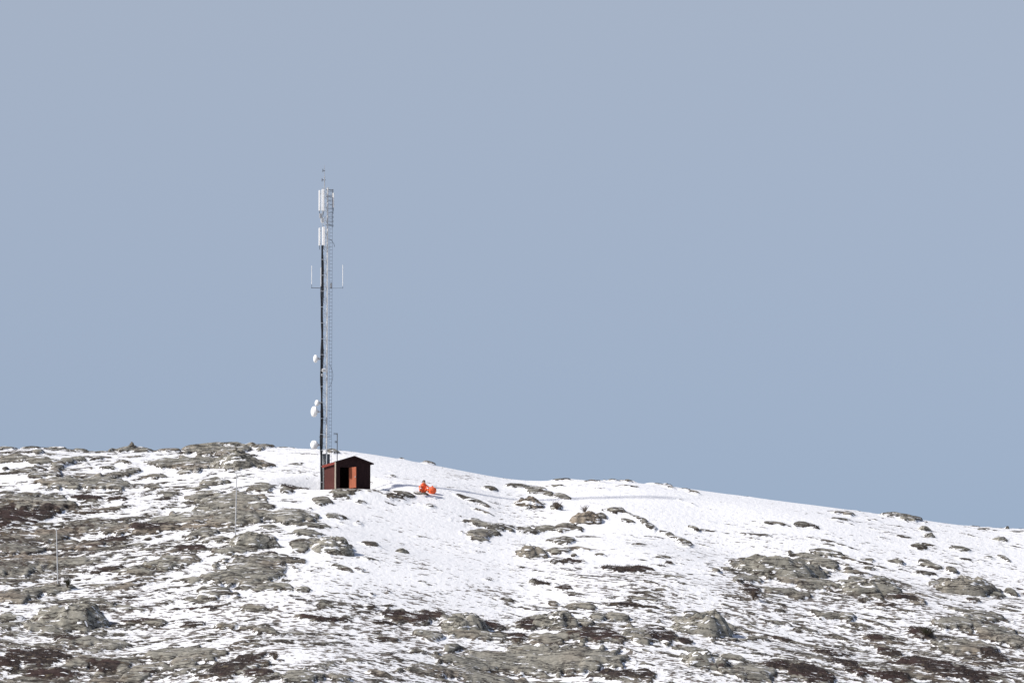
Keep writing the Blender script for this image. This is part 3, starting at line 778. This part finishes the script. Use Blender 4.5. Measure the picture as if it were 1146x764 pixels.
# side whips on cross arms
def whip(u, v0, v1, vb, u2, label, rr=.022, mat=M_LEG):
    o = PM(u, vb, -.1); r = empty('whip_antenna', o, label, 'aerial', 'thin white whip aerials halfway up the mast')
    z0, z1 = (vb - v1) / 12., (vb - v0) / 12.
    bm = NB(); tube(bm, (0, 0, z0), (0, 0, z1), rr); obj('radiator', bm, mat, r)
    bm = NB(); tube(bm, (0, 0, -.05), (0, 0, z0 + .02), .02); obj('base', bm, M_DARKM, r)
    bm = NB(); x2 = PM(u2, vb).x - o.x; tube(bm, (-.04 if x2 > 0 else .04, 0, 0), (x2, .05, -.02), .028 if x2 > 0 else .014); obj('arm', bm, M_DARKM, r)
whip(348.8, 297, 318, 322, 360.5, 'left thin white whip aerial on a dark cross arm halfway up the mast', .034, M_WHITE)
whip(383.6, 296, 320, 322.3, 367, 'right thin white whip aerial on a faint cross arm halfway up the mast', .034, M_WHITE)
whip(359.3, 299, 320, 322, 361.5, 'white tube aerial tight against the left of the black cables', .055)
unit(370.5, 319.5, .16, .5, 'small dark clip box on the ladder beside the cross arm', M_DARKM)
# dishes, facing left
def dish(u, v, dia, dep_, yaw, label, mast_u=360):
    o = PM(u, v, -.15); r = empty('microwave_dish', o, label, 'dish antenna', 'white drum dishes on the mast')
    R0 = dia / 2; q = Matrix.Rotation(yaw, 4, 'Z') @ Matrix.Rotation(R(-90), 4, 'Y')   # local z -> facing left
    prof = [(0, dep_ * .62), (R0 * .55, dep_ * .58), (R0 * .9, dep_ * .40), (R0, dep_ * .25), (R0, -dep_ * .15), (R0 * .85, -dep_ * .36), (R0 * .4, -dep_ * .5), (0, -dep_ * .52)]
    def rev(pts, seg=28):
        bm = NB(); rings = []
        for rr, zz in pts:
            rings.append([bm.verts.new((0, 0, zz))] if rr == 0 else [bm.verts.new((rr * math.cos(a), rr * math.sin(a), zz)) for a in np.linspace(0, 2 * math.pi, seg, endpoint=False)])
        for A_, B_ in zip(rings[:-1], rings[1:]):
            for i in range(seg):
                j = (i + 1) % seg
                f = [A_[0], B_[i], B_[j]] if len(A_) == 1 else ([A_[i], A_[j], B_[0]] if len(B_) == 1 else [A_[i], A_[j], B_[j], B_[i]])
                bm.faces.new(f)
        bmesh.ops.transform(bm, matrix=q, verts=bm.verts); return bm
    obj('radome', rev(prof[:4] + [(R0 * .99, dep_ * .2), (0, dep_ * .2)]), M_WHITE, r, True)
    obj('drum', rev([(0, dep_ * .195)] + [(R0 * 1.01, dep_ * .195)] + prof[4:]), M_WHITE, r, True)
    x2 = PM(mast_u, v).x - o.x
    bm = NB(); tube(bm, (dep_ * .35, .05, 0), (x2, .15, 0), .05); tube(bm, (x2 - .02, .15, -.3), (x2 - .02, .15, .3), .05); obj('mount', bm, M_GALV, r)
    bm = NB(); box(bm, (dep_ * .45, -.09, -.12), (dep_ * .45 + .2, .09, .12), bev=.02); obj('transceiver', bm, M_LEG, r)
dish(353.3, 401.3, .74, .34, R(10), 'upper white microwave dish alone on the left of the mast')
dish(354.8, 450.8, .58, .30, R(22), 'small white dish right above the largest dish on the mast')
dish(351.8, 460.5, 1.0, .46, R(20), 'largest white microwave dish on the lower mast, facing left')
dish(351.8, 497.6, .82, .55, R(30), 'white round dish low on the mast at the level of the snowy skyline')
# loose loop of cable and little arms
o = PM(371, 420, -.1); bm = NB()
pts = [Vector((-.15 + .28 * math.sin(k / 12 * math.pi), 0, 1.0 - k * .17)) for k in range(13)]
path(bm, pts, .014, 4); tag(obj('cable_loop', bm, M_CABLE), 'thin dark cable loop hanging off the ladder below the upper dish', 'cable').location = o
o = PM(369.5, 271, -.1); bm = NB(); path(bm, [Vector((-.2, 0, .3)), Vector((.1, 0, .2)), Vector((.35, 0, -.15)), Vector((.42, 0, -.45))], .018, 4)
tag(obj('cable_tail', bm, M_CABLE), 'short dark cable tail curling out right of the lower panel antennas', 'cable').location = o
o = PM(363, 488.5, -.1); r = empty('support_arm', o, 'thin dark cross arm low on the mast, above the lowest dish', 'bracket')
bm = NB(); tube(bm, (-.5, 0, 0), (.62, 0, 0), .022); obj('bar', bm, M_DARKM, r)
bm = NB(); box(bm, (-.1, -.06, -.05), (.1, .06, .05)); obj('clamp', bm, M_GALV, r)

# equipment cabinet behind the hut
c0 = plane_pt(364.6, 519, hfl.y + 3.6); cz_ = zat(c0.x, c0.y)
r = empty('equipment_cabinet', (c0.x, c0.y, cz_), 'dark grey metal cabinet behind the hut, right at the mast', 'cabinet', rot=(0, 0, HYAW))
hh = plane_pt(364, 508, c0.y).z - cz_
bm = NB(); box(bm, (-.32, -.25, 0), (.32, .25, hh - .06), bev=.015); obj('case', bm, M_GREYBOX, r)
bm = NB(); box(bm, (-.36, -.3, hh - .058), (.36, .3, hh), bev=.01); obj('lid', bm, M_DARKM, r)
bm = NB(); box(bm, (-.27, -.27, .1), (.27, -.252, hh - .15)); obj('door', bm, M_GREYBOX, r)
# little pole with two yagis behind the hut roof
c1 = plane_pt(377.3, 519, hfl.y + 4.4); z1 = zat(c1.x, c1.y)
r = empty('aerial_pole', (c1.x, c1.y, z1), 'slim dark pole with two short aerial arms rising behind the hut roof', 'aerial pole')
hh = plane_pt(377, 484.5, c1.y).z - z1
bm = NB(); tube(bm, (0, 0, -.2), (0, 0, hh), .045); obj('pole', bm, M_DARKM, r)
for v_, l_ in ((485.5, .32), (494.5, .22)):
    zz = plane_pt(377, v_, c1.y).z - z1
    bm = NB(); tube(bm, (.03, 0, zz), (-l_, 0, zz + .05), .025)
    for k in range(3): tube(bm, (-l_ * (k + .9) / 3, -.12, zz + .03), (-l_ * (k + .9) / 3, .12, zz + .03), .014); tube(bm, (-l_ * (k + .9) / 3, 0, zz - .09), (-l_ * (k + .9) / 3, 0, zz + .14), .018)
    obj('yagi', bm, M_DARKM, r)
# ------------------------------------------------------------------ thin poles on the slope
def thin_pole(ub, vb, ut, vt, label, cross):
    b = hit(ub, vb); t = plane_pt(ut, vt, b.y) - b
    r = empty('thin_pole', b, label, 'pole', 'thin pale poles standing on the rocky slope')
    bm = NB(); tube(bm, (0, 0, -.3), t, .055, 8, .04); obj('shaft', bm, M_LEG, r)
    bm = NB()
    if cross: tube(bm, t + Vector((-.22, 0, -.04)), t + Vector((.36, 0, 0)), .035)
    else: tube(bm, t + Vector((-.02, 0, -.05)), t + Vector((-.02, 0, .12)), .05)
    obj('crossarm' if cross else 'tip', bm, M_LEG, r)
    bm = NB(); bmesh.ops.create_icosphere(bm, subdivisions=2, radius=.22, matrix=Matrix.Diagonal((1.2, 1, .6, 1))); obj('foot_stone', bm, M_STONE, r)
thin_pole(263.2, 603, 265.0, 528.5, 'taller thin pale pole with a small crossarm at its top, left of the hut', True)
thin_pole(64.8, 655, 63.2, 593, 'shorter thin pale pole without crossarm beside a dark bush, far left', False)

# ------------------------------------------------------------------ shrubs
def leaf_mat(name, a, b):
    m, t, p = nmat(name); g = nn(t, 'ShaderNodeNewGeometry')
    t.links.new(mixc(t, g.outputs['Random Per Island'], a, b), p.inputs['Base Color']); p.inputs['Roughness'].default_value = .8
    p.inputs['Specular IOR Level'].default_value = .2
    return m
M_JUN = leaf_mat('juniper_needles', (.010, .014, .008), (.045, .050, .025))
M_TWIG = leaf_mat('bare_twigs', (.06, .045, .035), (.15, .115, .09))
def shrub(u, v, wpx, hpx, label, mat, n, seed, leafy=True):
    b = hit(u, v); rd = random.Random(seed); sc = FPX / b.y
    wd, ht = wpx / sc, hpx / sc
    r = empty('juniper_bush' if leafy else 'bare_bush', b, label, 'bush', 'low bushes between the rocks')
    bm = NB(); bl = NB()
    for k in range(22 if leafy else 34):
        a = rd.uniform(0, 6.28); e = Vector((math.cos(a) * wd * .5 * rd.uniform(.2, 1), math.sin(a) * wd * .4 * rd.uniform(.2, 1), ht * rd.uniform(.5, 1)))
        m_ = e * .5 + Vector((rd.uniform(-.08, .08), rd.uniform(-.08, .08), ht * .06))
        tube(bm, (0, 0, -.05), m_, .018, 4, .012); tube(bm, m_, e, .012, 4, .005)
        for q in range(4):
            st = m_.lerp(e, rd.random()); tube(bm, st, st + Vector((rd.uniform(-.16, .16), rd.uniform(-.16, .16), rd.uniform(.02, .2))), .007, 3, .003)
        if leafy:
            for q in range(n):
                c = m_.lerp(e, rd.uniform(-.5, 1.1)) + Vector([rd.gauss(0, .07) for _ in range(3)])
                s = rd.uniform(.02, .05); d1 = Vector([rd.gauss(0, 1) for _ in range(3)]).normalized() * s; d2 = Vector([rd.gauss(0, 1) for _ in range(3)]).normalized() * s
                bl.faces.new([bl.verts.new(c + d1), bl.verts.new(c + d2), bl.verts.new(c - d1 * .8)])
    obj('stems', bm, M_TWIG, r)
    if leafy: obj('foliage', bl, mat, r)
    else: bl.free()
shrub(75.5, 657, 10, 12, 'dark green black bush standing by the foot of the shorter thin pole', M_JUN, 60, 1)
shrub(1036, 711, 30, 11, 'wide dark brown green bush low on the slope near the right edge', M_JUN, 90, 2)
shrub(843, 671, 13, 12, 'reddish brown bare bush at the foot of the great sloping slab', M_TWIG, 0, 3, False)
shrub(654, 574, 12, 9, 'grey bare bush poking up behind the brown blocky boulder', M_TWIG, 0, 4, False)
shrub(623, 571, 14, 10, 'grey brown bare bush left of the brown blocky boulder', M_TWIG, 0, 5, False)
shrub(308, 738, 12, 8, 'small dark bare bush at the right end of the bottom heather patch', M_TWIG, 0, 6, False)

# ------------------------------------------------------------------ ground cover: heather and withered grass (nobody could count them)
rs = np.random.RandomState(5)
def zat_v(x, y):
    i = np.clip(np.searchsorted(AX, x) - 1, 0, len(AX) - 2); j = np.clip(np.searchsorted(AY, y) - 1, 0, len(AY) - 2)
    return i, j, Zf[j, i]
def cover(name, n, prob, hmin, hmax, wid, mat, blades, spread, lean_, label, cat):
    x = rs.uniform(-53, 53, n * 4); y = rs.uniform(511, 630, n * 4)
    i, j, z = zat_v(x, y)
    keep = rs.rand(n * 4) < prob(EX[j, i], HEA[j, i], D[j, i], x, y)
    keep &= np.hypot(x - hx, y - hy) > 3.2
    x, y, z = x[keep][:n], y[keep][:n], z[keep][:n]; m_ = len(x)
    x = np.repeat(x, blades) + rs.normal(0, spread, m_ * blades); y = np.repeat(y, blades) + rs.normal(0, spread, m_ * blades); z = np.repeat(z, blades) - .03
    h = rs.uniform(hmin, hmax, m_ * blades); a = rs.uniform(0, 2 * np.pi, m_ * blades)
    dx, dy = np.cos(a) * wid, np.sin(a) * wid; lx_ = rs.normal(0, lean_, m_ * blades) * h; ly_ = rs.normal(0, lean_, m_ * blades) * h
    co = np.empty((m_ * blades, 3, 3), np.float32)
    co[:, 0] = np.stack([x - dx, y - dy, z], -1); co[:, 1] = np.stack([x + dx, y + dy, z], -1); co[:, 2] = np.stack([x + lx_, y + ly_, z + h], -1)
    nb = m_ * blades; me = bpy.data.meshes.new(name)
    me.vertices.add(nb * 3); me.vertices.foreach_set('co', co.ravel())
    me.loops.add(nb * 3); me.loops.foreach_set('vertex_index', np.arange(nb * 3, dtype=np.int32))
    me.polygons.add(nb); me.polygons.foreach_set('loop_start', np.arange(0, nb * 3, 3, dtype=np.int32)); me.polygons.foreach_set('loop_total', np.full(nb, 3, np.int32))
    me.update(calc_edges=True); me.materials.append(mat)
    o = bpy.data.objects.new(name, me); C.objects.link(o); tag(o, label, cat, kind='stuff'); return o
M_HEA = leaf_mat('heather', (.012, .009, .009), (.072, .048, .040))
M_GRASS = leaf_mat('withered_grass', (.05, .035, .022), (.20, .145, .085))
cover('heather', 17000, lambda e, h, d, x, y: np.clip(h * 1.1 - .25, 0, 1) * (e > -.05), .06, .24, .018, M_HEA, 12, .14, .5, 'dark red brown heather matted in the hollows between the rocks', 'heather')
cover('withered_grass', 9000, lambda e, h, d, x, y: np.clip(.05 + .5 * np.exp(-(e / .06) ** 2) + .10 * (d + .5), 0, 1) * np.clip(.15 + 1.6 * perlin(x / 5, y / 5, 99), 0.02, 1) * (e < .12), .05, .20, .012, M_GRASS, 6, .10, .6, 'withered brown grass blades poking through the thin snow', 'grass')

# ------------------------------------------------------------------ person and bag
M_SUIT = simple('orange_work_suit', (.80, .14, .05), .7, 0, .12, 6, .2)
M_SKIN = simple('skin', (.50, .29, .20), .6, 0, .08, 8, .3)
M_HAIR = simple('dark_hair', (.03, .022, .018), .7, 0, .2, 12, .2)
M_REFL = simple('reflective_tape', (.75, .76, .74), .3, 0, .05, 6)
M_BOOT = simple('dark_boot_leather', (.03, .03, .03), .6)
def skin_mesh(name, chains, mats, matfn=None, sub=2):
    """chains: list of (parent index or None, point, radius)"""
    me = bpy.data.meshes.new(name + '_cage')
    me.from_pydata([c[1] for c in chains], [(c[0], i) for i, c in enumerate(chains) if c[0] is not None], [])
    o = bpy.data.objects.new(name + '_cage', me); C.objects.link(o)
    m1 = o.modifiers.new('s', 'SKIN'); m1.use_smooth_shade = True
    for i, c in enumerate(chains):
        r = c[2] if isinstance(c[2], tuple) else (c[2], c[2])
        me.skin_vertices[0].data[i].radius = r; me.skin_vertices[0].data[i].use_root = (i == 0)
    m2 = o.modifiers.new('d', 'SUBSURF'); m2.levels = sub; m2.render_levels = sub
    dg = bpy.context.evaluated_depsgraph_get(); dg.update()
    res = bpy.data.meshes.new_from_object(o.evaluated_get(dg)); res.name = name
    bpy.data.objects.remove(o); bpy.data.meshes.remove(me)
    res.materials.clear()
    for m_ in mats: res.materials.append(m_)
    for p_ in res.polygons:
        p_.use_smooth = True
        if matfn: p_.material_index = matfn(p_.center)
    r = bpy.data.objects.new(name, res); C.objects.link(r); return r
def make_person(loc, yaw):
    # seated on the snow, knees drawn up, leaning over towards the bag; faces -Y, local metres
    ch = [(None, (0, .10, .16), (.17, .14)),        # 0 pelvis
          (0, (0, .06, .36), (.15, .12)), (1, (0, -.04, .54), (.215, .17)), (2, (0, -.10, .65), (.19, .15)),   # 3 upper chest
          (3, (0, -.14, .72), .07), (4, (0, -.16, .765), .066),                                  # neck 5
          (5, (0, -.185, .845), (.086, .095)), (6, (0, -.19, .915), (.082, .092)), (7, (0, -.18, .96), .055),     # head 8
          # left arm (x+) reaching to the bag
          (3, (.19, -.07, .64), .075), (9, (.33, -.16, .46), .055), (10, (.44, -.33, .40), .042), (11, (.48, -.38, .39), .033),
          # right arm resting on the knee
          (3, (-.19, -.05, .65), .07), (13, (-.34, -.16, .48), .055), (14, (-.30, -.38, .52), .042), (15, (-.29, -.43, .52), .033),
          # legs
          (0, (.12, .02, .16), .115), (17, (.25, -.38, .46), .085), (18, (.24, -.42, .42), .08), (19, (.24, -.58, .08), .055), (20, (.24, -.62, .05), .052), (21, (.25, -.78, .03), .045),
          (0, (-.12, .02, .16), .115), (23, (-.30, -.36, .48), .085), (24, (-.30, -.40, .44), .08), (25, (-.32, -.54, .08), .055), (26, (-.32, -.58, .05), .052), (27, (-.34, -.74, .03), .045)]
    # palms and fingers
    for wi, base, dirn, side in ((12, Vector((.50, -.41, .385)), Vector((.3, -.85, -.35)).normalized(), Vector((-1, -.3, 0)).normalized()),
                                 (16, Vector((-.285, -.46, .515)), Vector((.1, -.8, -.5)).normalized(), Vector((1, 0, 0)).normalized())):
        ch.append((wi, tuple(base + dirn * .03), (.036, .018))); pi_ = len(ch) - 1
        for f in range(4):
            off = side * (.027 - .018 * f); ln = (.036, .042, .039, .030)[f]
            p0 = base + dirn * .075 + off; ch.append((pi_, tuple(p0), .0095)); a = len(ch) - 1
            p1 = p0 + dirn * ln; ch.append((a, tuple(p1), .0088)); ch.append((a + 1, tuple(p1 + (dirn + Vector((0, 0, -.9))).normalized() * ln * .8), .0078))
        p0 = base + dirn * .02 + side * .045; ch.append((pi_, tuple(p0), .0105)); ch.append((len(ch) - 1, tuple(p0 + dirn * .035 + side * .012), .009))
    def mf(c):
        if c.z > .755: return 1
        if (c.x > .455 and c.y < -.35) or (-.36 < c.x < -.2 and c.y < -.44 and c.z > .46): return 1
        if c.z < .13 and c.y < -.45: return 2
        return 0
    b = skin_mesh('person', ch, [M_SUIT, M_SKIN, M_BOOT], mf)
    b.location = loc; b.rotation_euler = (0, 0, yaw)
    tag(b, 'person in orange work suit sitting hunched on the snow right of the hut', 'person')
    hc = Vector((0, -.187, .89))
    bm = NB(); bmesh.ops.create_uvsphere(bm, u_segments=20, v_segments=14, radius=1)
    for v in bm.verts:
        v.co = Vector((v.co.x * .115, v.co.y * .125 + .016, v.co.z * .12 + .024)); 
        if v.co.y < -.035 and v.co.z < .062: v.co.y = -.035
    bmesh.ops.transform(bm, matrix=Matrix.Translation(hc), verts=bm.verts); obj('hair', bm, M_HAIR, b, True)
    bm = NB()
    for s in (-1, 1):
        bmesh.ops.create_uvsphere(bm, u_segments=8, v_segments=6, radius=.011, matrix=Matrix.Translation(hc + Vector((s * .03, -.084, -.005))))
    objs('eye', bm, M_HAIR, b, True)
    bm = NB(); bmesh.ops.create_cone(bm, segments=6, radius1=.018, radius2=.006, depth=.045, cap_ends=True, matrix=Matrix.Translation(hc + Vector((0, -.095, -.03))) @ Matrix.Rotation(R(12), 4, 'X')); obj('nose', bm, M_SKIN, b, True)
    bm = NB(); box(bm, tuple(hc + Vector((-.022, -.086, -.068))), tuple(hc + Vector((.022, -.078, -.06)))); obj('mouth', bm, simple('lips', (.35, .12, .1)), b)
    bm = NB()
    for s in (-1, 1): bmesh.ops.create_uvsphere(bm, u_segments=8, v_segments=6, radius=.022, matrix=Matrix.Translation(hc + Vector((s * .085, .0, -.015))) @ Matrix.Diagonal((.5, .9, 1.4, 1)))
    objs('ear', bm, M_SKIN, b, True)
    bm = NB(); bmesh.ops.create_uvsphere(bm, u_segments=20, v_segments=12, radius=1)      # hood lying round the neck
    for v in bm.verts: v.co = Vector((v.co.x * .16, v.co.y * .13, v.co.z * .085)) + Vector((0, -.10, .755))
    obj('hood', bm, M_SUIT, b, True)
    bm = NB()                                                         # reflective bands round limbs
    def band(c, d, r1):
        d = Vector(d).normalized(); q = d.to_track_quat('Z', 'Y').to_matrix().to_4x4()
        bmesh.ops.create_cone(bm, segments=18, radius1=r1, radius2=r1, depth=.06, cap_ends=False, matrix=Matrix.Translation(c) @ q)
    for s in (1, -1): band((s * .255, -.10, .565), (s * .14, -.11, -.18), .076); band((s * .255, -.47, .32), (0, -.16, -.34), .086)
    objs('reflective_band', bm, M_REFL, b)
    return b
pl_ = hit(474, 551.5)
per = make_person(Vector((pl_.x, pl_.y + .2, pl_.z - .02)), R(8))
k_ = 1.22; per.scale = (k_ * 1.08, k_ * 1.05, k_ * .96)
bl_ = hit(483.6, 552.5)
bag = empty('orange_bag', (bl_.x, bl_.y + .1, bl_.z - .03), 'big bulging bright orange bag on the snow beside the person', 'bag')
bm = NB(); bmesh.ops.create_uvsphere(bm, u_segments=36, v_segments=24, radius=1)
for v in bm.verts:
    c = v.co.copy(); a = math.atan2(c.y, c.x)
    f = 1 + .035 * math.sin(a * 5 + c.z * 3) * (1 - c.z * c.z) + float(perlin(c.x * 2 + 3, c.z * 2 + c.y, 3)) * .12
    z = c.z; 
    v.co = Vector((c.x * .40 * f, c.y * .33 * f, .36 + z * (.36 if z > 0 else .37) * (1 + .05 * math.sin(a * 3))))
    if v.co.z < .04: v.co.z = .04 - (.04 - v.co.z) * .2
obj('sack', bm, M_SUIT, bag, True)
bm = NB(); tube(bm, (.0, 0, .68), (.04, 0, .80), .09, 10, .05); obj('neck', bm, M_SUIT, bag, True)
bm = NB(); tube(bm, (0.0, 0, .69), (.012, 0, .72), .095, 12); obj('cord', bm, M_DARKM, bag)

S.render.engine = 'CYCLES'
